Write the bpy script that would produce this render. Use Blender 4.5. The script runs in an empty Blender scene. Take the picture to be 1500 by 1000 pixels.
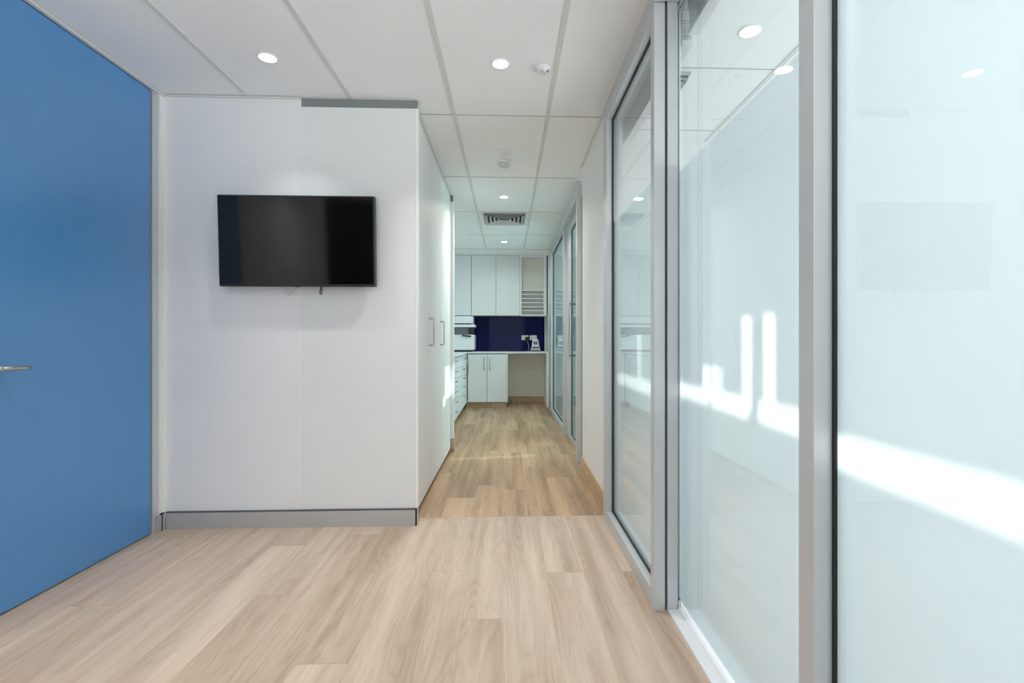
import bpy, bmesh, math, random
from mathutils import Vector, Matrix
random.seed(4)
S = bpy.context.scene
COL = S.collection
CEIL = 2.565

# ------------------------------------------------------------------ materials
def new_mat(name):
    m = bpy.data.materials.new(name); m.use_nodes = True
    nt = m.node_tree; nt.nodes.clear()
    out = nt.nodes.new('ShaderNodeOutputMaterial')
    return m, nt, out

def N(nt, kind, **kw):
    n = nt.nodes.new(kind)
    for k, v in kw.items():
        setattr(n, k, v)
    return n

def setin(n, **kw):
    for k, v in kw.items():
        n.inputs[k.replace('_', ' ')].default_value = v

def math_node(nt, op, a, b=None, c=None):
    n = N(nt, 'ShaderNodeMath', operation=op)
    for i, v in enumerate((a, b, c)):
        if v is None: continue
        if isinstance(v, (int, float)): n.inputs[i].default_value = v
        else: nt.links.new(v, n.inputs[i])
    return n.outputs[0]

def mixc(nt, fac, a, b, blend='MIX'):
    n = N(nt, 'ShaderNodeMix', data_type='RGBA', blend_type=blend)
    for idx, v in ((0, fac), (6, a), (7, b)):
        if isinstance(v, (int, float)): n.inputs[idx].default_value = v
        elif isinstance(v, tuple): n.inputs[idx].default_value = (*v[:3], 1)
        else: nt.links.new(v, n.inputs[idx])
    return n.outputs[2]

def paint(name, col, rough=0.5, metal=0.0, spec=0.5, vary=0.03, scale=3.0, bump=0.0, coat=0.0):
    """Paint / laminate / metal with a faint procedural mottling."""
    m, nt, out = new_mat(name)
    p = N(nt, 'ShaderNodeBsdfPrincipled')
    tc = N(nt, 'ShaderNodeTexCoord')
    no = N(nt, 'ShaderNodeTexNoise'); setin(no, Scale=scale, Detail=3.0)
    nt.links.new(tc.outputs['Object'], no.inputs['Vector'])
    lo = tuple(c * (1 - vary) for c in col); hi = tuple(min(1, c * (1 + vary)) for c in col)
    nt.links.new(mixc(nt, no.outputs['Fac'], lo, hi), p.inputs['Base Color'])
    p.inputs['Roughness'].default_value = rough
    p.inputs['Metallic'].default_value = metal
    p.inputs['Specular IOR Level'].default_value = spec
    if coat: p.inputs['Coat Weight'].default_value = coat
    if bump:
        n2 = N(nt, 'ShaderNodeTexNoise'); setin(n2, Scale=220.0, Detail=2.0)
        nt.links.new(tc.outputs['Object'], n2.inputs['Vector'])
        b = N(nt, 'ShaderNodeBump'); setin(b, Strength=bump, Distance=0.001)
        nt.links.new(n2.outputs['Fac'], b.inputs['Height'])
        nt.links.new(b.outputs[0], p.inputs['Normal'])
    nt.links.new(p.outputs[0], out.inputs[0])
    return m

def emitter(name, col, strength):
    m, nt, out = new_mat(name)
    e = N(nt, 'ShaderNodeEmission'); e.inputs[0].default_value = (*col, 1); e.inputs[1].default_value = strength
    nt.links.new(e.outputs[0], out.inputs[0])
    return m

def schlick(nt, f0=0.04, exact=5.0):
    """Reflectance of a thin pane, the same from either side."""
    g = N(nt, 'ShaderNodeNewGeometry')
    d = N(nt, 'ShaderNodeVectorMath', operation='DOT_PRODUCT')
    nt.links.new(g.outputs['Normal'], d.inputs[0]); nt.links.new(g.outputs['Incoming'], d.inputs[1])
    c = math_node(nt, 'SUBTRACT', 1.0, math_node(nt, 'ABSOLUTE', d.outputs['Value']))
    return math_node(nt, 'ADD', math_node(nt, 'MULTIPLY', math_node(nt, 'POWER', c, exact), 1.0 - f0), f0)

def clear_glass(name, tint, rough=0.0):
    m, nt, out = new_mat(name)
    t = N(nt, 'ShaderNodeBsdfTransparent'); t.inputs[0].default_value = (*tint, 1)
    g = N(nt, 'ShaderNodeBsdfGlossy'); g.inputs['Roughness'].default_value = rough
    f = schlick(nt)
    mx = N(nt, 'ShaderNodeMixShader')
    nt.links.new(f, mx.inputs[0]); nt.links.new(t.outputs[0], mx.inputs[1]); nt.links.new(g.outputs[0], mx.inputs[2])
    nt.links.new(mx.outputs[0], out.inputs[0])
    return m

def frosted_film(name, col, trans=0.6):
    """Frosted film on glass: scatters light both ways under a glossy face."""
    m, nt, out = new_mat(name)
    t = N(nt, 'ShaderNodeBsdfTranslucent'); t.inputs[0].default_value = (*col, 1)
    d = N(nt, 'ShaderNodeBsdfDiffuse'); d.inputs[0].default_value = (*col, 1)
    mx = N(nt, 'ShaderNodeMixShader'); mx.inputs[0].default_value = trans
    nt.links.new(d.outputs[0], mx.inputs[1]); nt.links.new(t.outputs[0], mx.inputs[2])
    g = N(nt, 'ShaderNodeBsdfGlossy'); g.inputs['Roughness'].default_value = 0.03
    f = schlick(nt)
    m2 = N(nt, 'ShaderNodeMixShader')
    nt.links.new(f, m2.inputs[0]); nt.links.new(mx.outputs[0], m2.inputs[1]); nt.links.new(g.outputs[0], m2.inputs[2])
    nt.links.new(m2.outputs[0], out.inputs[0])
    return m

def wood_planks(name, light, dark, streak, width=0.183, length=1.22, rough=0.42, axis='Y', shift=0.0, contrast=1.0):
    """Oak-look vinyl planks running along one axis: per-plank tone, grain lines, cathedral figure and fine joints."""
    m, nt, out = new_mat(name)
    L = nt.links.new
    p = N(nt, 'ShaderNodeBsdfPrincipled')
    tc = N(nt, 'ShaderNodeTexCoord')
    sp = N(nt, 'ShaderNodeSeparateXYZ'); L(tc.outputs['Object'], sp.inputs[0])
    if axis == 'Y': across, along = sp.outputs[0], sp.outputs[1]
    elif axis == 'YZ': across, along = sp.outputs[2], sp.outputs[1]
    else: across, along = sp.outputs[2], sp.outputs[0]
    u = math_node(nt, 'ADD', math_node(nt, 'DIVIDE', across, width), 50.0 + shift)
    row = math_node(nt, 'FLOOR', u); fu = math_node(nt, 'FRACT', u)
    wn = N(nt, 'ShaderNodeTexWhiteNoise', noise_dimensions='1D'); L(row, wn.inputs['W'])
    v = math_node(nt, 'ADD', math_node(nt, 'DIVIDE', along, length), math_node(nt, 'ADD', math_node(nt, 'MULTIPLY', wn.outputs['Value'], 7.3), 20.0))
    colm = math_node(nt, 'FLOOR', v); fv = math_node(nt, 'FRACT', v)
    cb = N(nt, 'ShaderNodeCombineXYZ'); L(row, cb.inputs[0]); L(colm, cb.inputs[1])
    pl = N(nt, 'ShaderNodeTexWhiteNoise', noise_dimensions='3D'); L(cb.outputs[0], pl.inputs['Vector'])
    rnd = pl.outputs['Value']
    # coordinates offset per plank
    off = math_node(nt, 'MULTIPLY', rnd, 37.0)
    def coords(sx, sy):
        c = N(nt, 'ShaderNodeCombineXYZ')
        L(math_node(nt, 'MULTIPLY', across, sx), c.inputs[0])
        L(math_node(nt, 'MULTIPLY', along, sy), c.inputs[1])
        L(off, c.inputs[2])
        return c.outputs[0]
    broad = N(nt, 'ShaderNodeTexNoise'); setin(broad, Scale=1.0, Detail=2.0); L(coords(12.0, 0.7), broad.inputs['Vector'])
    grain = N(nt, 'ShaderNodeTexNoise'); setin(grain, Scale=1.0, Detail=4.0, Roughness=0.6); L(coords(150.0, 5.0), grain.inputs['Vector'])
    # cathedral figure: contour lines of a stretched noise
    fig = N(nt, 'ShaderNodeTexNoise'); setin(fig, Scale=1.0, Detail=1.0); L(coords(8.0, 1.1), fig.inputs['Vector'])
    rings = math_node(nt, 'SINE', math_node(nt, 'ADD', math_node(nt, 'MULTIPLY', fig.outputs['Fac'], 75.0), math_node(nt, 'MULTIPLY', grain.outputs['Fac'], 2.2)))
    rings = math_node(nt, 'POWER', math_node(nt, 'ADD', math_node(nt, 'MULTIPLY', rings, 0.5), 0.5), 2.0)
    # tone
    tone = math_node(nt, 'ADD', math_node(nt, 'MULTIPLY', rnd, 0.40 * contrast),
                     math_node(nt, 'MULTIPLY', math_node(nt, 'SUBTRACT', broad.outputs['Fac'], 0.5), 2.4 * contrast))
    tone = math_node(nt, 'ADD', tone, 0.26)
    n = N(nt, 'ShaderNodeClamp'); L(tone, n.inputs[0])
    base = mixc(nt, n.outputs[0], light, dark)
    gmask = math_node(nt, 'MULTIPLY', rings, math_node(nt, 'MULTIPLY', n.outputs[0], 0.42))
    base = mixc(nt, gmask, base, streak)
    g2 = N(nt, 'ShaderNodeMapRange'); setin(g2, From_Min=0.46, From_Max=0.70, To_Min=0.0, To_Max=0.27)
    L(grain.outputs['Fac'], g2.inputs[0])
    base = mixc(nt, g2.outputs[0], base, streak)
    # joints
    ju = math_node(nt, 'LESS_THAN', fu, 0.007); jv = math_node(nt, 'LESS_THAN', fv, 0.0022)
    j = math_node(nt, 'MULTIPLY', math_node(nt, 'MAXIMUM', ju, jv), 0.35)
    base = mixc(nt, j, base, tuple(c * 0.5 for c in streak))
    L(base, p.inputs['Base Color'])
    L(math_node(nt, 'ADD', math_node(nt, 'MULTIPLY', grain.outputs['Fac'], 0.15), rough - 0.07), p.inputs['Roughness'])
    p.inputs['Specular IOR Level'].default_value = 0.4
    b = N(nt, 'ShaderNodeBump'); setin(b, Strength=0.12, Distance=0.0006)
    L(grain.outputs['Fac'], b.inputs['Height']); L(b.outputs[0], p.inputs['Normal'])
    L(p.outputs[0], out.inputs[0])
    return m

M = {}
M['wall'] = paint('wall_paint', (0.80, 0.80, 0.80), 0.6, bump=0.05)
M['tile'] = paint('ceiling_tile', (0.86, 0.865, 0.86), 0.75, vary=0.015)
M['tbar'] = paint('ceiling_bar', (0.66, 0.67, 0.645), 0.5)
M['tgap'] = paint('ceiling_joint', (0.42, 0.43, 0.42), 0.6)
M['blue'] = paint('blue_door_laminate', (0.070, 0.255, 0.555), 0.36, spec=1.0, vary=0.05, scale=1.2)
M['white'] = paint('white_melamine', (0.76, 0.775, 0.77), 0.5, vary=0.01)
M['carcass'] = paint('gap_shade_carcass', (0.30, 0.31, 0.305), 0.6)  # darkened so the gaps between doors read as shadow lines
M['seal'] = paint('pale_edge_seal', (0.74, 0.80, 0.80), 0.4)
M['edge'] = paint('white_edging', (0.86, 0.87, 0.87), 0.35, vary=0.01)
M['cream'] = paint('cream_laminate', (0.76, 0.735, 0.66), 0.5, vary=0.02)
M['alu'] = paint('anodised_aluminium', (0.59, 0.615, 0.63), 0.38, metal=0.35, vary=0.03)
M['alu2'] = paint('aluminium_skirting', (0.48, 0.48, 0.475), 0.42, metal=0.3, vary=0.03)
M['grey'] = paint('grey_infill', (0.22, 0.24, 0.235), 0.6)
M['rubber'] = paint('black_gasket', (0.012, 0.014, 0.016), 0.6)
M['shadowline'] = paint('dark_shadow_joint', (0.10, 0.10, 0.105), 0.7)
M['steel'] = paint('brushed_nickel', (0.55, 0.53, 0.50), 0.3, metal=1.0, vary=0.05)
M['sill'] = paint('white_track', (0.82, 0.83, 0.84), 0.35)
M['bezel'] = paint('black_bezel', (0.012, 0.012, 0.014), 0.35)
M['screen'] = paint('black_screen', (0.003, 0.003, 0.004), 0.075, spec=0.45, vary=0.0)
M['black'] = paint('black_plastic', (0.015, 0.015, 0.018), 0.4)
M['darkgrey'] = paint('dark_grey_plastic', (0.12, 0.135, 0.15), 0.3)
M['plastic'] = paint('white_plastic', (0.80, 0.81, 0.82), 0.4, vary=0.01)
M['plasticgrey'] = paint('pale_grey_plastic', (0.62, 0.62, 0.63), 0.4, vary=0.02)
M['navy'] = paint('navy_glass', (0.004, 0.009, 0.075), 0.05, spec=0.13, vary=0.04)
M['stone'] = paint('pale_benchtop', (0.74, 0.76, 0.74), 0.3, vary=0.03, scale=14)
M['red'] = paint('red_lens', (0.55, 0.12, 0.16), 0.4)
M['device'] = paint('silver_plastic', (0.42, 0.43, 0.45), 0.35)
M['lcd'] = paint('grey_display', (0.18, 0.21, 0.22), 0.2)
M['darkwall'] = paint('dark_reflected_wall', (0.035, 0.026, 0.022), 0.5)
M['carpet'] = paint('grey_room_floor', (0.52, 0.55, 0.56), 0.9)
M['lamp'] = emitter('downlight_glow', (1.0, 0.995, 0.985), 9.0)
M['glass'] = clear_glass('clear_glass', (0.955, 0.985, 0.98))
M['glass_teal'] = clear_glass('teal_glass', (0.80, 0.925, 0.925))
M['frost'] = frosted_film('frosted_film', (0.90, 0.935, 0.952), 0.60)
M['blind'] = paint('white_blind', (0.72, 0.73, 0.73), 0.5)
M['floor'] = wood_planks('oak_planks', (0.625, 0.495, 0.385), (0.425, 0.315, 0.23), (0.32, 0.215, 0.145), length=1.52, shift=3.0)
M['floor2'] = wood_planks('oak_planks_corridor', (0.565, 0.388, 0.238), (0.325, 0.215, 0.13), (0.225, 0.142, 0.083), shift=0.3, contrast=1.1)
M['skirtwood'] = wood_planks('oak_skirting', (0.62, 0.45, 0.30), (0.46, 0.32, 0.20), (0.32, 0.2, 0.12), width=0.6, axis='YZ', shift=0.1)
M['kickwood'] = wood_planks('oak_kickboard', (0.60, 0.45, 0.32), (0.44, 0.31, 0.20), (0.30, 0.19, 0.11), width=0.6, axis='XZ', shift=0.1)

# ------------------------------------------------------------------ mesh helpers
def box(bm, x0, x1, y0, y1, z0, z1, mi=0, bevel=0.0):
    if x0 > x1: x0, x1 = x1, x0
    if y0 > y1: y0, y1 = y1, y0
    if z0 > z1: z0, z1 = z1, z0
    vs = [bm.verts.new((x, y, z)) for z in (z0, z1) for y in (y0, y1) for x in (x0, x1)]
    fs = []
    for idx in ((0, 2, 3, 1), (4, 5, 7, 6), (0, 1, 5, 4), (2, 6, 7, 3), (0, 4, 6, 2), (1, 3, 7, 5)):
        f = bm.faces.new([vs[i] for i in idx]); f.material_index = mi; fs.append(f)
    if bevel > 0:
        es = list({e for f in fs for e in f.edges})
        r = bmesh.ops.bevel(bm, geom=es, offset=bevel, segments=2, profile=0.6, affect='EDGES')
        for f in r['faces']: f.material_index = mi
    return fs

def tube(bm, pts, r, seg=10, mi=0):
    """Round bar along a polyline, capped."""
    pts = [Vector(p) for p in pts]
    rings = []
    for i, p in enumerate(pts):
        a = pts[max(i - 1, 0)]; b = pts[min(i + 1, len(pts) - 1)]
        t = (b - a).normalized()
        up = Vector((0, 0, 1)) if abs(t.z) < 0.9 else Vector((1, 0, 0))
        s = t.cross(up).normalized(); w = s.cross(t).normalized()
        rings.append([bm.verts.new(p + r * (math.cos(q) * s + math.sin(q) * w)) for q in [2 * math.pi * k / seg for k in range(seg)]])
    for A, B in zip(rings, rings[1:]):
        for k in range(seg):
            f = bm.faces.new((A[k], A[(k + 1) % seg], B[(k + 1) % seg], B[k])); f.material_index = mi; f.smooth = True
    for R in (rings[0], rings[-1]):
        f = bm.faces.new(R); f.material_index = mi

def lathe(bm, prof, seg=40, mi=0, cap0=True, cap1=True, smooth=True):
    """Revolve (radius, z) profile about the local z axis."""
    rings = [[bm.verts.new((r * math.cos(2 * math.pi * k / seg), r * math.sin(2 * math.pi * k / seg), z)) for k in range(seg)] for r, z in prof]
    for A, B in zip(rings, rings[1:]):
        for k in range(seg):
            f = bm.faces.new((A[k], A[(k + 1) % seg], B[(k + 1) % seg], B[k])); f.material_index = mi; f.smooth = smooth
    if cap0: bm.faces.new(rings[0]).material_index = mi
    if cap1: bm.faces.new(rings[-1]).material_index = mi

def obj(name, bm, mat, parent=None, bevel=0.0):
    bmesh.ops.recalc_face_normals(bm, faces=bm.faces[:])
    me = bpy.data.meshes.new(name); bm.to_mesh(me); bm.free()
    for mm in (mat if isinstance(mat, (list, tuple)) else [mat]): me.materials.append(M[mm])
    o = bpy.data.objects.new(name, me); COL.objects.link(o)
    if parent is not None: o.parent = parent
    if bevel:
        b = o.modifiers.new('edge', 'BEVEL'); b.width = bevel; b.segments = 2; b.limit_method = 'ANGLE'
    return o

def bx(name, dims, mat, parent=None, bevel=0.0):
    bm = bmesh.new()
    if not isinstance(dims[0], (tuple, list)): dims = [dims]
    for d in dims: box(bm, *d)
    return obj(name, bm, mat, parent, bevel)

def tag(o, label, cat, group=None):
    o['label'] = label; o['category'] = cat
    if group: o['group'] = group
    return o

def thing(name, label, cat, loc=(0, 0, 0), group=None):
    o = bpy.data.objects.new(name, None); o.location = loc; o.empty_display_size = 0.05
    COL.objects.link(o); tag(o, label, cat, group)
    return o

def struct(o, label=None, cat=None):
    o['kind'] = 'structure'
    if label: o['label'] = label
    if cat: o['category'] = cat
    return o

def local(p, root): # world box -> local box of an unrotated root
    x, y, z = root.location
    return (p[0] - x, p[1] - x, p[2] - y, p[3] - y, p[4] - z, p[5] - z)

def part(name, dims, mat, root, bevel=0.0):
    if not isinstance(dims[0], (tuple, list)): dims = [dims]
    return bx(name, [local(d, root) for d in dims], mat, root, bevel)

def sroot(name, label, cat, loc=(0, 0, 0)):
    o = bpy.data.objects.new(name, None); o.location = loc; COL.objects.link(o)
    return struct(o, label, cat)

def wall_with_holes_x(name, x0, x1, ya, yb, za, zb, holes, mat):
    ys = sorted({ya, yb, *[h[0] for h in holes], *[h[1] for h in holes]})
    zs = sorted({za, zb, *[h[2] for h in holes], *[h[3] for h in holes]})
    bm = bmesh.new()
    for a, b in zip(ys, ys[1:]):
        run = None
        for c, d in zip(zs, zs[1:]):
            my, mz = (a + b) / 2, (c + d) / 2
            solid = not any(h[0] < my < h[1] and h[2] < mz < h[3] for h in holes)
            if solid: run = (run[0], d) if run else (c, d)
            if run and (not solid or d == zs[-1]):
                box(bm, x0, x1, a, b, run[0], run[1]); run = None
    return obj(name, bm, mat)

# ------------------------------------------------------------------ key planes (metres; corridor runs along +Y)
XL = -2.045     # wall of the blue door
XR = 0.60       # face of the near glazed partition
YT = 3.03       # wall carrying the television
YJ = 3.15       # joint between the two floors
YE = 8.87       # end wall of the kitchenette
XA = 4.0        # outer wall of the rooms behind the glass

# ------------------------------------------------------------------ shell
struct(bx('floor', (-5.2, 0.70, -3.3, YJ, -0.06, 0.0), 'floor'), 'pale oak plank floor of the front room', 'floor')
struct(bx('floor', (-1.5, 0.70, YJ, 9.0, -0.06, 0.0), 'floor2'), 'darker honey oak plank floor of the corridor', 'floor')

struct(bx('floor', (0.70, 4.1, -3.3, 9.0, -0.06, 0.0), 'carpet'), 'pale floor of the rooms behind the glass', 'floor')
bm = bmesh.new()
box(bm, -5.2, 4.1, -3.3, 9.0, CEIL, CEIL + 0.05, 0)
TZ = CEIL - 0.004
def tb(x0, x1, y0, y1, mi): box(bm, x0, x1, y0, y1, TZ if mi == 1 else CEIL - 0.002, CEIL, mi)
for x in (-1.546, -0.945): tb(x - .012, x + .012, -3.2, YT, 1)
tb(-0.345 - .012, -0.345 + .012, -3.2, 7.93, 1); tb(0.257 - .012, 0.257 + .012, -3.2, 7.93, 1)
for y in (-1.6, -0.4, 0.8, 2.02): tb(-2.04, 0.6, y - .004, y + .004, 2)
for y in (3.222, 4.44, 5.63, 6.83): tb(-0.57, 0.62, y - .0045, y + .0045, 2)
tb(-0.345, 0.257, 6.22, 6.23, 2)
tb(-1.3, 0.66, 7.925, 7.94, 2)
for x in (1.44, 2.04): tb(x - .012, x + .012, -0.4, 3.58, 1)
for y in (1.4, 2.62, 3.40): tb(0.78, 3.98, y - .004, y + .004, 2)
struct(obj('ceiling', bm, ('tile', 'tbar', 'tgap')), 'white suspended tile ceiling with thin grid bars', 'ceiling')

# left wall: reveal strip by the door, piece above nothing (door is full height), and the length nearer the camera
struct(bx('wall_left', [(XL - 0.1, XL + 0.012, 2.992, YT + .05, 0, CEIL), (XL - 0.1, XL, 0.16, 1.975, 0, CEIL)], 'wall'), 'narrow white wall return beside the blue door', 'wall')
struct(bx('wall_front', (XL - 0.1, -1.243, YT, YT + 0.1, 0, CEIL), 'wall'), 'white wall behind the left half of the television', 'wall')
# unseen reception behind the camera; dark walls added to darken the television's reflection
struct(bx('wall_left', [(-5.2, XL - 0.1, 0.16, 0.26, 0, CEIL), (-5.3, -5.2, -0.7, 0.26, 0, CEIL)], 'darkwall'))
struct(bx('wall_back', [(-5.2, -1.68, -0.70, -0.60, 0, CEIL), (-1.78, -1.68, -3.3, -0.70, 0, CEIL)], 'darkwall'))
struct(bx('wall_back', [(-1.78, 0.7, -3.4, -3.3, 0, 0.35), (-1.78, 0.7, -3.4, -3.3, 2.4, CEIL), (-1.78, -1.66, -3.4, -3.3, .35, 2.4), (0.55, 0.7, -3.4, -3.3, .35, 2.4)], 'wall'))
struct(bx('wall_right', (XR, XR + 0.1, -3.3, -0.45, 0, CEIL), 'wall'))

# blue door ------------------------------------------------------------------
d1 = sroot('door_1', 'tall flush blue door with a lever handle', 'door', (XL, 2.45, 0))
part('door_leaf', (XL - 0.045, XL + 0.0, 1.985, 2.936, 0.006, 2.545), 'blue', d1, 0.002)
part('door_gap', (XL - 0.05, XL - 0.012, 1.975, 2.944, 2.545, 2.560), 'shadowline', d1)
part('door_gap', (XL - 0.05, XL - 0.012, 2.936, 2.943, 0.0, 2.56), 'shadowline', d1)
hd = bmesh.new()
box(hd, 0.0, 0.009, 2.022 - 2.45, 2.078 - 2.45, 0.93, 1.10, 0, 0.003)
tube(hd, [(0.008, 2.05 - 2.45, 1.0), (0.052, 2.05 - 2.45, 1.0)], 0.010, 14)
tube(hd, [(0.052, 2.044 - 2.45, 1.0), (0.056, 2.075 - 2.45, 1.0), (0.056, 2.13 - 2.45, 0.999), (0.053, 2.155 - 2.45, 0.998)], 0.0085, 14)
h = obj('door_handle', hd, 'steel', d1); h['label'] = 'satin nickel lever handle'
struct(bx('trim_1', (XL - 0.1, XL + 0.004, 2.944, 2.992, 0, CEIL), 'alu'), 'pale metal jamb of the blue door', 'door jamb')
struct(bx('trim_2', (XL, XL + 0.018, -0.2 + 0.36, YT, 2.548, CEIL - .004), 'tbar'), 'thin ceiling angle along the blue door', 'ceiling trim')
struct(bx('trim_3', (XL + 0.03, -1.243, YT - .014, YT, 2.553, CEIL - .004), 'tbar'), 'thin ceiling angle over the television wall', 'ceiling trim')

# skirting on the television wall
bs = sroot('baseboard_front', 'grey aluminium skirting under the television', 'skirting', (-1.3, YT, 0))
part('skirting_face', (XL + 0.03, -0.556, YT - 0.014, YT - .001, 0.0, 0.094), 'alu2', bs, 0.001)
part('skirting_top_line', (XL + 0.03, -0.556, YT - 0.013, YT - .001, 0.094, 0.102), 'shadowline', bs)
part('skirting_corner', (-0.556, -0.548, YT - 0.0145, YT - .001, 0.0, 0.102), 'rubber', bs)
bl = sroot('baseboard_left', 'short grey skirting on the wall return by the blue door', 'skirting', (XL, 3.0, 0))
part('skirting_face', (XL + 0.012, XL + 0.027, 2.996, YT - .015, 0.0, 0.094), 'alu', bl)
part('skirting_end', (XL + 0.0125, XL + 0.0275, 2.988, 2.996, 0.0, 0.1), 'rubber', bl)
part('skirting_return', (XL + 0.0045, XL + 0.026, 2.965, 2.988, 0.0, 0.094), 'alu2', bl)
part('skirting_top_line', (XL + 0.012, XL + 0.026, 2.996, YT - .015, 0.094, 0.101), 'shadowline', bl)

# ------------------------------------------------------------------ tall cupboard bank
YC0, YC1 = YT, 5.06
XF = -0.575      # door faces
tc = thing('tall_cupboard', 'tall white built-in cupboard whose end panel carries the television and doors face the corridor', 'cupboard', (-0.9, 4.0, 0))
part('end_panel', (-1.238, -0.543, YT, YT + 0.055, 0.102, 2.510), 'white', tc, 0.0015)
part('panel_base', (-1.238, -0.548, YT + .002, YT + 0.055, 0.0, 0.102), 'alu', tc)
part('joint_strip', (-1.243, -1.238, YT - 0.002, YT + 0.02, 0.102, 2.555), 'edge', tc)
part('corner_edging', (-0.555, -0.541, YT - 0.0025, YT + 0.010, 0.102, 2.510), 'edge', tc, 0.001)
g = part('recessed_top_strip', [(-1.238, -0.552, YT + 0.012, YT + 0.053, 2.5105, CEIL - .002)], 'grey', tc)
g['label'] = 'grey recessed strip between cupboard and ceiling'
part('carcass', (-1.238, -0.598, YT + 0.056, 5.0, 0.04, 2.550), 'carcass', tc)
part('kickboard', (-1.2, -0.64, YT + 0.06, 5.0, 0.0, 0.038), 'kickwood', tc)
def pull_x(name, x, y, z0, z1, out, root, r=0.005):
    """Upright D-shaped bar pull on a face looking towards +X."""
    b = bmesh.new(); ox, oy, oz = root.location
    pts = [(x, y, z1), (x + out - .006, y, z1), (x + out - .0015, y, z1 - .0015), (x + out, y, z1 - .007), (x + out, y, z0 + .007), (x + out - .0015, y, z0 + .0015), (x + out - .006, y, z0), (x, y, z0)]
    tube(b, pts, r, 10)
    for v in b.verts: v.co -= Vector((ox, oy, oz))
    return b
yy = [3.088, 3.712, 4.300, 4.996]
for i in range(3):
    dr = part('door', (XF - 0.02, XF, yy[i] + .002, yy[i + 1] - .002, 0.036, 2.552), 'white', tc, 0.0012)
    if i < 2:
        yh = (3.665, 4.262)[i]
        b = pull_x('handle', XF, yh, 1.078, 1.272, 0.034, tc, 0.006)
        h = obj('handle', b, 'steel', dr)
part('recessed_top_strip', (-1.238, -0.55, 5.012, 5.04, 2.5005, CEIL - .002), 'grey', tc)
part('far_panel', (-1.238, -0.541, 5.002, 5.05, 0.135, 2.500), 'edge', tc, 0.0015)
part('far_panel_base', (-1.2, -0.5395, 5.0, 5.052, 0.0, 0.135), 'skirtwood', tc)

# ------------------------------------------------------------------ television
tv = thing('television', 'wall-mounted black flat-screen television, switched off, on the white panels', 'television', (-1.224, 2.948, 1.689))
tv.rotation_euler = (math.radians(2.6), 0, math.radians(0.0))
W2, H2 = 0.4475, 0.2625
b = bmesh.new(); box(b, -W2, W2, -0.006, 0.034, -H2, H2, 0, 0.003); obj('casing', b, 'bezel', tv)
b = bmesh.new(); box(b, -W2 + .009, W2 - .009, -0.0075, -0.0055, -H2 + .014, H2 - .008); obj('screen', b, 'screen', tv)
b = bmesh.new(); box(b, -0.30, 0.30, 0.034, 0.055, -0.18, 0.17, 0, 0.006); obj('rear_housing', b, 'black', tv)
b = bmesh.new(); box(b, -0.17, 0.17, 0.0555, 0.070, -0.10, 0.10); obj('wall_bracket', b, 'darkgrey', tv)
b = bmesh.new(); box(b, -.012, .012, -0.0076, -0.004, -H2 - .004, -H2 + .002); obj('receiver_window', b, 'black', tv)
def curvepts(pts, n=6):
    P = [Vector(p) for p in pts]; P = [P[0]] + P + [P[-1]]; o = []
    for i in range(1, len(P) - 2):
        for k in range(n):
            t = k / n
            o.append(0.5 * ((2 * P[i]) + (-P[i-1] + P[i+1]) * t + (2*P[i-1] - 5*P[i] + 4*P[i+1] - P[i+2]) * t*t + (-P[i-1] + 3*P[i] - 3*P[i+1] + P[i+2]) * t**3))
    o.append(P[-2]); return o
b = bmesh.new(); tube(b, curvepts([(0.115, .048, -.19), (0.112, .045, -.27), (0.106, .044, -.296), (0.112, .044, -.303), (0.118, .045, -.29), (0.12, .048, -.2)]), 0.0035, 8)
obj('cable', b, 'darkgrey', tv)
b = bmesh.new(); tube(b, curvepts([(-0.10, .048, -.19), (-0.095, .048, -.28), (-0.08, .05, -.306), (-0.06, .05, -.300), (-0.04, .048, -.275), (-0.02, .048, -.19)]), 0.003, 8)
c = obj('cable', b, 'plasticgrey', tv); c['label'] = 'pale cable loop under the screen'

# ------------------------------------------------------------------ right-hand glazed partition
# window_1: fixed pane between the sliding door and the white wall
GX = 0.645
def glazing(name, label, y0, y1, z0, z1, film_top, root=None, clear='glass', gx=GX, y_film0=None, y_film1=None):
    r = part('glass', (gx - 0.003, gx + 0.003, y0, y1, z0, z1), clear, root)
    if film_top:
        part('frosted_film', (gx + 0.0036, gx + 0.0046, y_film0 if y_film0 is not None else y0, y_film1 if y_film1 is not None else y1, z0, film_top), 'frost', root)
    return r
w1 = sroot('window_1', 'fixed frosted pane in a silver frame left of the sliding door', 'glazed panel', (XR, 2.56, 0))
part('frame_stile', (XR, GX, 2.025, 2.075, 0, CEIL - .004), 'alu', w1, 0.001)
part('frame_stile', (XR, GX + .03, 3.012, 3.112, 0, CEIL - .004), 'alu', w1, 0.001)
part('frame_head', (XR, GX + .03, 2.075, 3.012, 2.455, CEIL - .004), 'alu', w1, 0.001)
part('frame_sill', (XR, GX + .03, 2.075, 3.012, 0.0, 0.072), 'alu', w1, 0.001)
part('gasket', [(GX - .013, GX - .003, 3.003, 3.0115, 0.0725, 2.4545), (GX - .013, GX - .003, 2.0755, 2.082, 0.0725, 2.4545),
                (GX - .013, GX - .003, 2.082, 3.003, 2.4455, 2.4545), (GX - .013, GX - .003, 2.082, 3.003, 0.0725, 0.080)], 'rubber', w1)
glazing('g', '', 2.0755, 3.0115, 0.0725, 2.4545, 1.83, w1)

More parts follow.
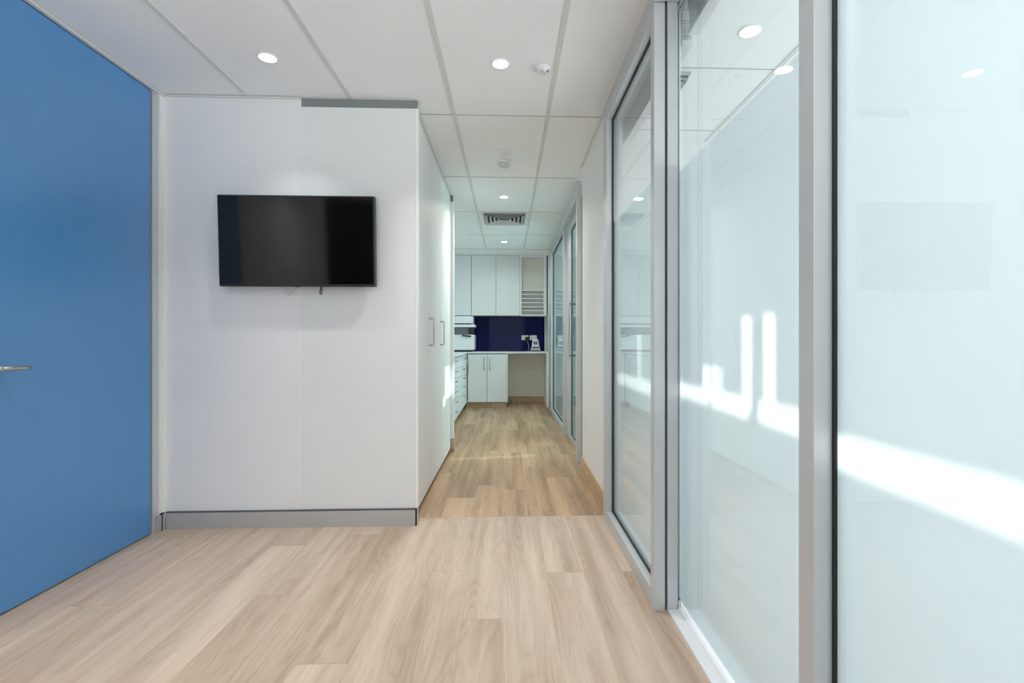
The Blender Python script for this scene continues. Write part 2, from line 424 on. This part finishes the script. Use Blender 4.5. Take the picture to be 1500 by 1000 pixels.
# sliding door and its jambs
struct(bx('trim_4', (GX + .010, 0.697, 2.022, 2.14, 0, CEIL - .004), 'alu', None, 0.001), 'inner silver jamb beside the sliding glass door', 'jamb')
struct(bx('trim_5', (GX + .0005, GX + .0095, 2.04, 2.13, 0, CEIL - .004), 'shadowline'), 'dark slot between the two silver jambs', 'joint')
d2 = sroot('door_2', 'frosted sliding glass door behind the silver posts', 'door', (0.72, 1.5, 0))
part('glass', (0.717, 0.723, 0.985, 2.10, 0.022, 2.50), 'glass', d2)
part('frosted_film', (0.7236, 0.7246, 0.985, 2.098, 0.022, 1.825), 'frost', d2)
part('edge_seal', (0.7128, 0.7165, 2.046, 2.098, 0.03, 2.49), 'seal', d2)
part('floor_guide', (0.701, 0.714, 2.028, 2.06, 0.012, 0.04), 'steel', d2)
part('top_rail', (0.705, 0.738, 0.985, 2.15, 2.50, CEIL - .004), 'alu', d2)
struct(bx('trim_6', [(0.655, 0.70, 1.01, 2.02, 0.0, 0.010), (0.70, 0.745, 0.9, 2.1, 0.0, 0.012)], 'sill'), 'white floor track of the sliding door', 'floor track')
struct(bx('trim_7', (XR, 0.70, 1.01, 2.02, 2.50, CEIL - .004), 'alu'), 'silver head over the sliding door opening', 'door head')

# window_2: large frosted pane nearest the camera
w2 = sroot('window_2', 'large frosted pane nearest the camera at the right edge', 'glazed panel', (XR, 0.4, 0))
part('frame_stile', (XR, GX - .008, 0.956, 1.007, 0, CEIL - .004), 'alu', w2, 0.001)
part('frame_stile', (GX - .008, GX + .02, 0.962, 1.007, 0, CEIL - .004), 'alu', w2)
part('frame_stile', (XR, GX + .02, -0.45, -0.40, 0, CEIL - .004), 'alu', w2, 0.001)
part('frame_head', (XR, GX + .02, -0.40, 0.956, 2.47, CEIL - .004), 'alu', w2)
part('frame_sill', (XR, GX + .02, -0.40, 0.956, 0.0, 0.072), 'alu', w2)
part('gasket', (GX - .0079, GX - .0032, 0.947, 0.9615, 0.0725, 2.4695), 'rubber', w2)
glazing('g', '', -0.40, 0.9615, 0.0725, 2.4695, 1.83, w2)

# white wall between the panes and the far door
struct(bx('wall_right', [(0.62, 0.72, 3.114, 4.12, 0, CEIL), (0.68, 0.75, 4.12, 4.49, 0, CEIL)], 'wall'), 'narrow white wall between the near and far glazing', 'wall')
struct(bx('baseboard_right', (0.608, 0.62, 3.114, 4.12, 0.0, 0.148), 'skirtwood', None, 0.001), 'oak skirting on the narrow white wall', 'skirting')
struct(bx('trim_8', [(0.62, 0.68, 4.122, 4.135, 0.0, CEIL - .1)], 'edge'), 'white edge beside the far glass door', 'trim')

# door_3: far hinged glass door and its frame
XD = 0.66
fr = sroot('trim_9', 'silver frame of the far glass door', 'door frame', (XD, 5.2, 0))
part('frame_post', (0.625, 0.672, 4.50, 4.56, 0, CEIL - .004), 'alu', fr, 0.001)
part('shadow_gap_strip', (0.672, 0.680, 4.497, 4.56, 0, 2.42), 'rubber', fr)  # dark strip standing in for the shadow gap between post and wall
part('frame_post', (XD, 0.71, 5.865, 5.935, 0, CEIL - .004), 'alu', fr, 0.001)
part('frame_head', (0.64, 0.71, 4.56, 5.865, 2.435, CEIL - .004), 'alu', fr, 0.001)
d3 = sroot('door_3', 'far hinged glass door with a long pull handle', 'door', (0.70, 5.2, 0))
part('stile', (0.695, 0.735, 4.57, 4.67, 0.008, 2.43), 'alu', d3, 0.001)
part('stile', (0.695, 0.735, 5.48, 5.855, 0.008, 2.43), 'alu', d3, 0.001)
part('rail', (0.695, 0.735, 4.67, 5.48, 0.008, 0.07), 'alu', d3, 0.001)
part('rail', (0.695, 0.735, 4.67, 5.48, 2.33, 2.43), 'alu', d3, 0.001)
part('glass', (0.708, 0.714, 4.67, 5.48, 0.07, 2.33), 'glass_teal', d3)
part('gasket', [(0.700, 0.7075, 4.671, 4.678, 0.071, 2.329), (0.700, 0.7075, 5.472, 5.479, 0.071, 2.329), (0.700, 0.7075, 4.678, 5.472, 0.071, 0.078), (0.700, 0.7075, 4.678, 5.472, 2.322, 2.329)], 'rubber', d3)
b = bmesh.new()
box(b, 0.640 - .70, 0.650 - .70, -0.018, 0.018, 0.93, 1.52, 0, 0.001)
h = obj('pull_handle', b, 'steel', d3); h['label'] = 'long vertical steel pull handle'
for z in (0.955, 1.495):
    b = bmesh.new(); box(b, 0.6505 - .70, 0.7075 - .70, -0.012, 0.012, z - .010, z + .010); obj('handle_mount', b, 'darkgrey', h)

# window_3: far fixed pane
w3 = sroot('window_3', 'far fixed glass pane by the kitchenette', 'glazed panel', (XD, 7.0, 0))
part('frame_stile', (XD, 0.72, 5.937, 6.0, 0, CEIL - .004), 'alu', w3, 0.001)
part('frame_stile', (XD, 0.72, 7.60, 7.95, 0, CEIL - .004), 'alu', w3, 0.001)
part('frame_head', (XD, 0.72, 6.0, 7.60, 2.44, CEIL - .004), 'alu', w3, 0.001)
part('frame_sill', (XD, 0.72, 6.0, 7.60, 0.0, 0.075), 'alu', w3, 0.001)
part('glass', (0.697, 0.703, 6.0, 7.60, 0.0755, 2.4395), 'glass_teal', w3)
part('gasket', [(0.688, 0.6965, 7.59, 7.5995, 0.076, 2.439), (0.688, 0.6965, 6.0, 7.59, 0.076, 0.085), (0.688, 0.6965, 6.0, 7.59, 2.43, 2.439)], 'rubber', w3)
struct(bx('wall_right', (0.682, 0.78, 7.952, 9.0, 0, CEIL), 'wall'))
struct(bx('trim_10', [(0.600, 0.615, -0.45, 3.112, CEIL - .004, CEIL - .0005), (0.605, 0.62, 3.112, 4.12, 2.55, CEIL - .004)], 'tbar'), 'thin ceiling angle along the glazed partition', 'ceiling trim')

# ------------------------------------------------------------------ rooms behind the glass
SY, SZ = 0.19, 0.18        # sun drift per metre towards -X (in -Y and -Z)
def hole(xp, y0, y1, z0, z1):
    d = XA - xp
    return (y0 + SY * d, y1 + SY * d, z0 + SZ * d, z1 + SZ * d)
holes = [hole(GX, -0.3, 1.40, 0.861, 0.925), hole(GX, 1.46, 1.735, 0.861, 0.925), hole(GX, 1.755, 2.93, 0.861, 0.925),
         hole(0.72, 1.325, 1.385, 0.90, 1.185), hole(0.72, 1.455, 1.515, 0.90, 1.185),
         hole(0.72, 1.70, 1.735, 0.90, 1.02), hole(0.72, 1.755, 1.83, 0.90, 1.02),
         hole(GX, 2.405, 2.425, 0.90, 1.15), hole(GX, 2.445, 2.475, 0.90, 1.15)]
hb = [hole(XF, 4.60, 5.10, 0.575, 0.86), hole(XF, 4.45, 4.60, 0.53, 0.60), (5.50, 5.59, 0.60, 0.86)]
struct(wall_with_holes_x('wall_right', XA, XA + .015, -0.45, 3.6, 0, CEIL, holes, 'wall'))  # unseen wall, slits shaped to cast the sun band and streaks on the panes
struct(wall_with_holes_x('wall_right', XA, XA + .015, 3.68, 9.0, 0, CEIL, hb, 'wall'))  # unseen wall, openings shaped for the sun patches on cupboard and floor
struct(bx('wall_back', (0.70, XA, -0.55, -0.45, 0, CEIL), 'wall'))
struct(bx('wall_front', (0.725, XA, 3.60, 3.68, 0, CEIL), 'wall'))
struct(bx('wall_front', (-1.4, XA, YE, YE + .1, 0, CEIL), 'wall'))
struct(bx('wall_left', [(-1.42, -1.30, 5.05, YE, 0, CEIL)], 'wall'))

def venetian(y0, y1, label, n=9):
    r = thing('venetian_blind', label, 'blind', (0.80, (y0 + y1) / 2, CEIL), 'raised venetian blinds')
    part('headrail', (0.765, 0.815, y0, y1, CEIL - .045, CEIL - .003), 'blind', r, 0.002)
    part('slat_stack', [(0.768, 0.812, y0 + .01, y1 - .01, CEIL - .045 - .0095 * (k + 1), CEIL - .045 - .0095 * k - .004) for k in range(n)], 'blind', r)
    part('bottom_rail', (0.767, 0.813, y0 + .005, y1 - .005, CEIL - .045 - .0095 * n - .022, CEIL - .045 - .0095 * n - .002), 'blind', r, 0.002)
    for y in (y0 + .2, y1 - .2):
        part('lift_cord', (0.788, 0.791, y, y + .003, CEIL - .045 - .0095 * n - .002, CEIL - .045), 'blind', r)
venetian(2.16, 3.34, 'raised white blind stacked behind the top of the fixed pane left of the sliding door')
venetian(0.60, 2.10, 'raised white blind stacked behind the top of the sliding glass door')

# ------------------------------------------------------------------ kitchenette
YB = 8.28
# bench units facing the camera
def pull_y(x, y, z0, z1, out, root, r=0.0055):
    b = bmesh.new(); o = Vector(root.location)
    pts = [(x, y, z1), (x, y - out + .006, z1), (x, y - out, z1 - .006), (x, y - out, z0 + .006), (x, y - out + .006, z0), (x, y, z0)]
    tube(b, pts, r, 8)
    for v in b.verts: v.co -= o
    return b
bc = thing('base_cabinet', 'white two-door base cabinet under the far bench, left of the knee space', 'cabinet', (-0.335, 8.5, 0))
part('carcass', (-0.664, -0.019, YB + .02, YE - .002, 0.10, 0.900), 'carcass', bc)
part('end_edge', (-0.018, 0.0, YB + .0, YE - .002, 0.09, 0.900), 'cream', bc)
part('kickboard', (-0.70, -0.02, YB + .05, YB + .068, 0.0, 0.099), 'kickwood', bc)
for x0, x1, hx in ((-0.664, -0.3482, -0.393), (-0.3418, -0.021, -0.300)):
    d = part('door', (x0, x1, YB, YB + .019, 0.095, 0.886), 'white', bc, 0.001)
    obj('handle', pull_y(hx, YB, 0.628, 0.832, 0.03, bc), 'steel', d)
kp = tag(bx('bench_end_panel', (0.645, 0.677, YB, YE - .002, 0.0, 0.902), 'edge', None, 0.001), 'white upright panel holding up the right end of the far bench', 'bench panel')
struct(bx('trim_11', (0.001, 0.6445, YE - .012, YE - .001, 0.125, 0.902), 'cream'), 'cream back lining of the knee space', 'panel')
struct(bx('baseboard_front', (0.001, 0.6445, YE - .016, YE - .001, 0.0, 0.124), 'kickwood'), 'oak skirting at the back of the knee space', 'skirting')

# left bank (fronts look towards +X)
def pull_small(y, z, root, x=-0.678, w=0.10):
    b = bmesh.new(); o = Vector(root.location)
    tube(b, [(x, y - w / 2, z), (x + .026, y - w / 2, z), (x + .03, y - w / 2 + .005, z), (x + .03, y + w / 2 - .005, z), (x + .026, y + w / 2, z), (x, y + w / 2, z)], 0.005, 8)
    for v in b.verts: v.co -= o
    return b
XK = -0.678
def drawer_unit(y0, y1, zs, label, hy):
    r = thing('drawer_unit', label, 'drawers', (-1.0, (y0 + y1) / 2, 0), 'drawer units of the left bench')
    part('carcass', (-1.299, XK - .02, y0, y1, 0.10, 0.900), 'carcass', r)
    part('kickboard', (-1.2, XK - .05, y0, y1, 0.0, 0.099), 'kickwood', r)
    for a, b_ in zip(zs, zs[1:]):
        d = part('drawer', (XK - .019, XK, y0 + .0015, y1 - .0015, a + .0025, b_ - .0025), 'white', r, 0.001)
        obj('handle', pull_small(hy, b_ - .045, r, w=0.13), 'steel', d)
    return r
drawer_unit(6.10, 6.90, [0.095, 0.228, 0.36, 0.492, 0.623, 0.755, 0.888], 'white drawer unit under the left bench, nearest the corridor cupboard', 6.50)
drawer_unit(6.903, 7.78, [0.095, 0.32, 0.457, 0.592, 0.728, 0.888], 'white drawer unit under the left bench, between the other drawers and the corner door', 7.62)
cc = thing('corner_cabinet', 'narrow white base cabinet with an upright handle in the corner of the left bench', 'cabinet', (-1.0, 8.0, 0))
part('carcass', (-1.299, XK - .02, 7.783, YE - .002, 0.10, 0.900), 'carcass', cc)
part('kickboard', (-1.2, XK - .05, 7.783, YB + .045, 0.0, 0.099), 'kickwood', cc)
for y0, y1, hy in ((7.7845, 8.02, 7.83), (8.023, YB - .002, 8.17)):
    d = part('door', (XK - .019, XK, y0, y1, 0.095, 0.886), 'white', cc, 0.001)
    b = pull_x('handle', XK, hy, 0.565, 0.82, 0.034, cc, 0.006); obj('handle', b, 'steel', d)
# the unit hidden nearer the corridor side closes the run
ec = thing('base_cabinet', 'white base cabinet in the left run beside the tall cupboard', 'cabinet', (-1.0, 5.6, 0))
part('carcass', (-1.299, XK - .02, 5.056, 6.097, 0.10, 0.900), 'white', ec)
part('kickboard', (-1.2, XK - .05, 5.056, 6.097, 0.0, 0.099), 'kickwood', ec)
part('door', (XK - .019, XK, 5.06, 6.095, 0.095, 0.886), 'white', ec)
bt = bmesh.new()
box(bt, -1.299, -0.655, 5.056, YE - .001, 0.902, 0.927); box(bt, -0.655, 0.679, YB - .01, YE - .001, 0.902, 0.927)
tag(obj('benchtop', bt, 'stone', None), 'pale L-shaped benchtop running along the left and end of the kitchenette', 'benchtop')
tag(bx('splashback', (-1.298, 0.650, YE - .009, YE - .001, 0.9275, 1.5355), 'navy'), 'glossy navy blue splashback behind the far bench', 'splashback')

# overhead cupboards
YO = 8.49
def overhead(x0, x1, splits, label):
    r = thing('overhead_cabinet', label, 'cabinet', ((x0 + x1) / 2, 8.7, 1.537), 'overhead cabinets')
    part('carcass', (x0, x1, YO + .02, YE - .001, 1.537, CEIL - .003), 'carcass', r)
    for a, b_ in zip(splits, splits[1:]):
        part('door', (a + .0028, b_ - .0028, YO, YO + .019, 1.540, CEIL - .006), 'white', r, 0.0012)
    return r
overhead(-1.298, -0.622, [-1.298, -0.96, -0.622], 'white overhead cabinet partly hidden in the left corner above the boxy appliance')
overhead(-0.620, 0.206, [-0.620, -0.203, 0.206], 'white two-door overhead cabinet in the middle above the navy splashback')
ps = thing('pigeonhole_unit', 'open white overhead pigeonhole unit with thin shelves at its bottom', 'shelf unit', (0.43, 8.7, 1.537))
part('side_panel', (0.208, 0.232, YO, YE - .001, 1.537, CEIL - .003), 'edge', ps)
part('side_panel', (0.612, 0.66, YO, YE - .001, 1.537, CEIL - .003), 'white', ps)
part('top_panel', (0.232, 0.612, YO, YE - .001, CEIL - .03, CEIL - .003), 'white', ps)
part('bottom_panel', (0.232, 0.612, YO, YE - .001, 1.537, 1.560), 'edge', ps)
part('back_panel', (0.232, 0.612, YO + .15, YO + .162, 1.560, CEIL - .03), 'cream', ps)
for z in (1.628, 1.692, 1.762, 1.832, 1.902, 1.972):
    part('shelf', (0.2325, 0.6115, YO + .012, YO + .1495, z - .006, z + .006), 'edge', ps)
for k in range(7):
    part('shelf_pin', (0.600, 0.6118, YO + .1, YO + .112, 2.04 + .065 * k, 2.052 + .065 * k), 'steel', ps)

# bench appliance
ap = thing('benchtop_appliance', 'white boxy appliance with a dark grey band and black handle on the left bench', 'appliance', (-0.85, 8.48, 0.9275))
part('lower_body', (-1.20, -0.556, 8.30, 8.70, 0.955, 1.212), 'plastic', ap, 0.02)
part('foot_base', (-1.18, -0.60, 8.33, 8.68, 0.9275, 0.956), 'black', ap, 0.004)
part('window_band', (-1.19, -0.655, 8.325, 8.69, 1.2125, 1.335), 'darkgrey', ap, 0.004)
part('side_column', (-0.655, -0.568, 8.315, 8.69, 1.2125, 1.335), 'black', ap, 0.004)
part('shelf_slab', (-1.20, -0.546, 8.30, 8.70, 1.336, 1.382), 'plastic', ap, 0.004)
part('slot', (-1.18, -0.60, 8.325, 8.69, 1.3825, 1.400), 'black', ap)  # black filler painted as the shadow in the gap under the upper body
part('upper_body', (-1.20, -0.582, 8.30, 8.70, 1.400, 1.520), 'plastic', ap, 0.006)
b = bmesh.new(); box(b, -0.075, 0.075, -0.016, 0.016, -0.012, 0.012, 0, 0.005)
h = obj('handle', b, 'black', ap); h.location = (-0.685 + .85, 8.286 - 8.48, 1.192 - .9275); h.rotation_euler = (0, math.radians(6), 0); h['label'] = 'short black handle'

# power points
def power_point(x, label):
    r = thing('power_point', label, 'power point', (x, YE - .01, 1.165), 'power points on the splashback')
    b = bmesh.new(); box(b, -0.061, 0.061, -0.009, 0.0005, -0.042, 0.042, 0, 0.003); obj('plate', b, 'plastic', r)
    for s in (-0.032, 0.032):
        b = bmesh.new(); box(b, s - .013, s + .013, -0.0095, -0.0085, -0.020, 0.010); obj('socket', b, 'plasticgrey', r)
        b = bmesh.new(); box(b, s - .006, s + .006, -0.012, -0.0085, 0.016, 0.030, 0, 0.001); obj('switch', b, 'plastic', r)
power_point(0.304, 'white power point on the navy splashback, the left one with the black plug')
power_point(0.450, 'white power point on the navy splashback, right of the plug and above the small device')
pk = thing('plug_adaptor', 'black plug-in adaptor with a hanging lead in the left power point', 'adaptor', (0.338, YE - .03, 1.135))
b = bmesh.new(); box(b, -.032, .032, -0.045, 0.0095, -.042, .046, 0, .008); obj('body', b, 'black', pk)
b = bmesh.new(); tube(b, curvepts([(0.01, -.02, -.042), (0.025, -.03, -.09), (0.03, -.06, -.15), (0.02, -.09, -.195), (0.012, -.11, -.2035), (0.0, -.13, -.2035)]), 0.004, 8); obj('lead', b, 'plasticgrey', pk)

# small desktop device
dv = thing('desktop_device', 'small silver desktop device with a raised screen beside the plug on the far bench', 'device', (0.475, 8.60, 0.9275))
def prism(bm, poly, y0f, y1f):
    A = [bm.verts.new((x, y0f(z), z)) for x, z in poly]; B = [bm.verts.new((x, y1f(z), z)) for x, z in poly]
    bm.faces.new(A); bm.faces.new(B[::-1])
    for i in range(len(A)):
        j = (i + 1) % len(A); bm.faces.new((A[i], B[i], B[j], A[j]))
b = bmesh.new(); prism(b, [(-.085, 0), (.085, 0), (.083, .022), (.068, .085), (-.066, .085), (-.083, .022)], lambda z: -.09 + z * .6, lambda z: .08); obj('base', b, 'device', dv, 0.003)
b = bmesh.new(); prism(b, [(-.064, .0855), (.064, .0855), (.050, .195), (.036, .212), (-.036, .212), (-.050, .195)], lambda z: -.03 + (z - .085) * .2, lambda z: .04); obj('screen_housing', b, 'plastic', dv, 0.003)
b = bmesh.new(); box(b, -.038, .038, -0.028, -0.016, .118, .172); obj('display', b, 'lcd', dv)
b = bmesh.new(); box(b, -.055, .055, -0.054, -0.035, .042, .076); obj('keypad', b, 'black', dv)
b = bmesh.new(); box(b, -.07, .07, -0.092, -0.075, .006, .018); obj('card_slot', b, 'black', dv)

# ------------------------------------------------------------------ ceiling fittings
def downlight(x, y, label, r=0.040, power=6.0, spread=125, col=(0.985, 0.985, 0.985)):
    root = thing('downlight', label, 'downlight', (x, y, CEIL), 'recessed downlights')
    b = bmesh.new(); lathe(b, [(r + .0005, -.0005), (r + .0005, -.004), (r + .004, -.006), (r + .009, -.004), (r + .010, -.0005)], 40, cap0=False, cap1=False); obj('trim_ring', b, 'plastic', root)
    b = bmesh.new(); lathe(b, [(r, -.0015), (r, -.0035)], 40); obj('lamp_face', b, 'lamp', root)
    l = bpy.data.lights.new('downlight_beam', 'AREA'); l.shape = 'DISK'; l.size = 2 * r; l.energy = power; l.color = col; l.spread = math.radians(spread)
    lo = bpy.data.objects.new('downlight_beam', l); lo.location = (x, y, CEIL - .008); COL.objects.link(lo)
    return root
downlight(-1.233, 2.609, 'round white downlight in the ceiling above the television', power=2, spread=90)
downlight(-0.039, 2.62, 'round white downlight in the ceiling at the near mouth of the corridor', power=7.5, spread=104)
downlight(-0.041, 5.04, 'round white downlight in the corridor just before the air vent', power=17, spread=150, col=(1.0, 0.94, 0.85))
downlight(-0.055, 7.33, 'round white downlight beyond the air vent, in front of the overhead cabinets', power=9.5, spread=165, col=(0.90, 1.0, 1.0))
downlight(1.136, 2.30, 'round white downlight behind the glass, seen above the sliding door', 0.043, power=4)

b = bmesh.new(); lathe(b, [(0.066, 0.0), (0.066, -.006), (0.058, -.011), (0.02, -.013)], 40, cap0=True)
o = obj('ceiling_speaker', b, 'plastic'); o.location = (-0.031, 3.84, CEIL - .0005); tag(o, 'flat round white disc on the corridor ceiling in front of the domed detector', 'ceiling disc')
sd = thing('smoke_detector', 'domed white smoke detector hanging from the corridor ceiling behind the flat disc', 'detector', (-0.033, 4.05, CEIL - .0005))
b = bmesh.new(); lathe(b, [(0.052, 0.0), (0.052, -.012), (0.047, -.016)], 40); obj('base', b, 'plastic', sd)
b = bmesh.new(); lathe(b, [(0.044, -.016), (0.043, -.030), (0.036, -.042), (0.022, -.048), (0.004, -.049)], 40); obj('dome', b, 'plasticgrey', sd)
sp = thing('ceiling_sensor', 'small round white ceiling sensor with black dots and a red lens', 'sensor', (0.184, 2.65, CEIL - .0005))
b = bmesh.new(); lathe(b, [(0.044, 0.0), (0.044, -.006), (0.036, -.012), (0.030, -.020), (0.024, -.026), (0.004, -.028)], 36); obj('body', b, 'plastic', sp)
for k, (dx, dy) in enumerate(((-0.006, -.021), (0.006, -.010), (0.012, .004))):
    b = bmesh.new(); lathe(b, [(0.0032, -.024), (0.0032, -.0292)], 12)
    q = obj('black_dot', b, 'black', sp); q.location = (dx, dy, 0)
b = bmesh.new(); lathe(b, [(0.007, -.018), (0.007, -.027), (0.003, -.029)], 14); q = obj('red_lens', b, 'red', sp); q.location = (0.026, -.010, 0)

def ceiling_vent(x0, x1, y0, y1, label, rings=4):
    cx, cy = (x0 + x1) / 2, (y0 + y1) / 2; hx, hy = (x1 - x0) / 2, (y1 - y0) / 2
    r = thing('air_vent', label, 'vent', (cx, cy, CEIL - .001))
    def frust(bm, a, za, b_, zb):
        A = [bm.verts.new((sx * hx * a, sy * hy * a, za)) for sx, sy in ((-1, -1), (1, -1), (1, 1), (-1, 1))]
        B = [bm.verts.new((sx * hx * b_, sy * hy * b_, zb)) for sx, sy in ((-1, -1), (1, -1), (1, 1), (-1, 1))]
        for i in range(4):
            j = (i + 1) % 4; bm.faces.new((A[i], A[j], B[j], B[i]))
    b = bmesh.new(); box(b, -hx * .97, hx * .97, -hy * .97, hy * .97, -.002, -.0005); obj('dark_throat', b, 'rubber', r)
    b = bmesh.new(); frust(b, 1.0, -.0005, 1.0, -.012); frust(b, 1.0, -.012, .93, -.012); frust(b, .93, -.012, .93, -.003); obj('frame', b, 'alu2', r)
    for k in range(rings):
        a = .90 - k * .19
        b = bmesh.new(); frust(b, a, -.028, a - .085, -.004); frust(b, a - .085, -.0045, a - .01, -.0285); frust(b, a, -.028, a - .01, -.0285); obj('louvre', b, 'plasticgrey', r)
    b = bmesh.new(); box(b, -hx * .12, hx * .12, -hy * .12, hy * .12, -.028, -.026); obj('centre_plate', b, 'alu2', r)
ceiling_vent(-0.285, 0.205, 5.66, 6.19, 'square louvred air vent set in the corridor ceiling')
ceiling_vent(0.86, 0.99, 2.66, 3.14, 'narrow air vent in the ceiling behind the fixed glass pane', 3)

downlight(-1.55, 1.15, 'unseen round white downlight added over the front room to light the blue door', power=8)  # out of view, added to light the lower part of the blue door
downlight(-0.039, 0.2, 'unseen round white downlight added above the camera to light the front room', power=10)  # out of view, added to brighten the floor and its bounce
# ------------------------------------------------------------------ lights
def area(name, loc, rot, sx, sy, power, col=(1, 1, 1), spread=180):
    l = bpy.data.lights.new(name, 'AREA'); l.shape = 'RECTANGLE'; l.size = sx; l.size_y = sy; l.energy = power; l.color = col; l.spread = math.radians(spread)
    o = bpy.data.objects.new(name, l); o.location = loc; o.rotation_euler = rot; COL.objects.link(o); return o
R90 = math.pi / 2
area('back_window_fill', (-0.55, -3.25, 1.38), (R90, 0, 0), 2.2, 2.0, 9, (0.90, 0.95, 1.0))            # fill added as an unseen window behind the camera, shines +Y
area('ceiling_fill', (-0.55, -3.2, 0.9), (R90 + math.radians(57), 0, 0), 2.2, 1.2, 72, (0.96, 0.98, 1.0), 112)         # added fill aimed upward from the same unseen window to lighten the ceiling
area('pane_glow_fill', (1.25, -0.43, 1.35), (R90 - math.radians(16), 0, 0), 1.0, 1.1, 42, (0.95, 0.97, 1.0))          # added lamp, no window there; makes the glow on the nearest pane
area('frosted_pane_fill', (3.96, 1.6, 1.25), (0, R90, 0), 1.8, 3.4, 48, (0.94, 0.97, 1.0), 115)       # lamp added at the outer wall as blind-filtered daylight, brightens the frosted panes
area('far_room_window_daylight', (3.9, 5.7, 1.5), (0, R90, 0), 1.4, 3.4, 110, (0.85, 0.97, 1.0))        # window of the far glazed room
s = bpy.data.lights.new('sun', 'SUN'); s.energy = 9.0; s.angle = math.radians(0.6); s.color = (1.0, 0.96, 0.9)
so = bpy.data.objects.new('sun', s); COL.objects.link(so)
so.rotation_euler = Vector((-1, -SY, -SZ)).to_track_quat('-Z', 'Y').to_euler()

w = bpy.data.worlds.new('world'); S.world = w; w.use_nodes = True
bg = w.node_tree.nodes.get('Background') or w.node_tree.nodes.new('ShaderNodeBackground')
bg.inputs[0].default_value = (0.75, 0.87, 1.0, 1); bg.inputs[1].default_value = 1.0
wo = w.node_tree.nodes.get('World Output') or w.node_tree.nodes.new('ShaderNodeOutputWorld')
w.node_tree.links.new(bg.outputs[0], wo.inputs[0])

# ------------------------------------------------------------------ camera
F, PX, PY = 730.0, 772.0, 499.0
cd = bpy.data.cameras.new('camera'); cam = bpy.data.objects.new('camera', cd); COL.objects.link(cam)
cd.sensor_width = 36.0; cd.sensor_fit = 'HORIZONTAL'; cd.lens = F / 1500 * 36
cd.shift_x = -(PX - 750) / 1500; cd.shift_y = (PY - 500) / 1500
cam.location = (0, 0, 1.11)
cam.rotation_euler = (R90, 0, -math.atan((PX - 744) / F))
cd.clip_start = 0.02
S.camera = cam

S.view_settings.view_transform = 'Standard'; S.view_settings.look = 'None'
S.view_settings.exposure = 0.07; S.view_settings.gamma = 1.0
S.view_settings.use_curve_mapping = False
S.cycles.use_denoising = True
S.cycles.max_bounces = 12; S.cycles.diffuse_bounces = 8; S.cycles.transparent_max_bounces = 12
S.cycles.sample_clamp_indirect = 6.0
S.cycles.caustics_reflective = False; S.cycles.caustics_refractive = False
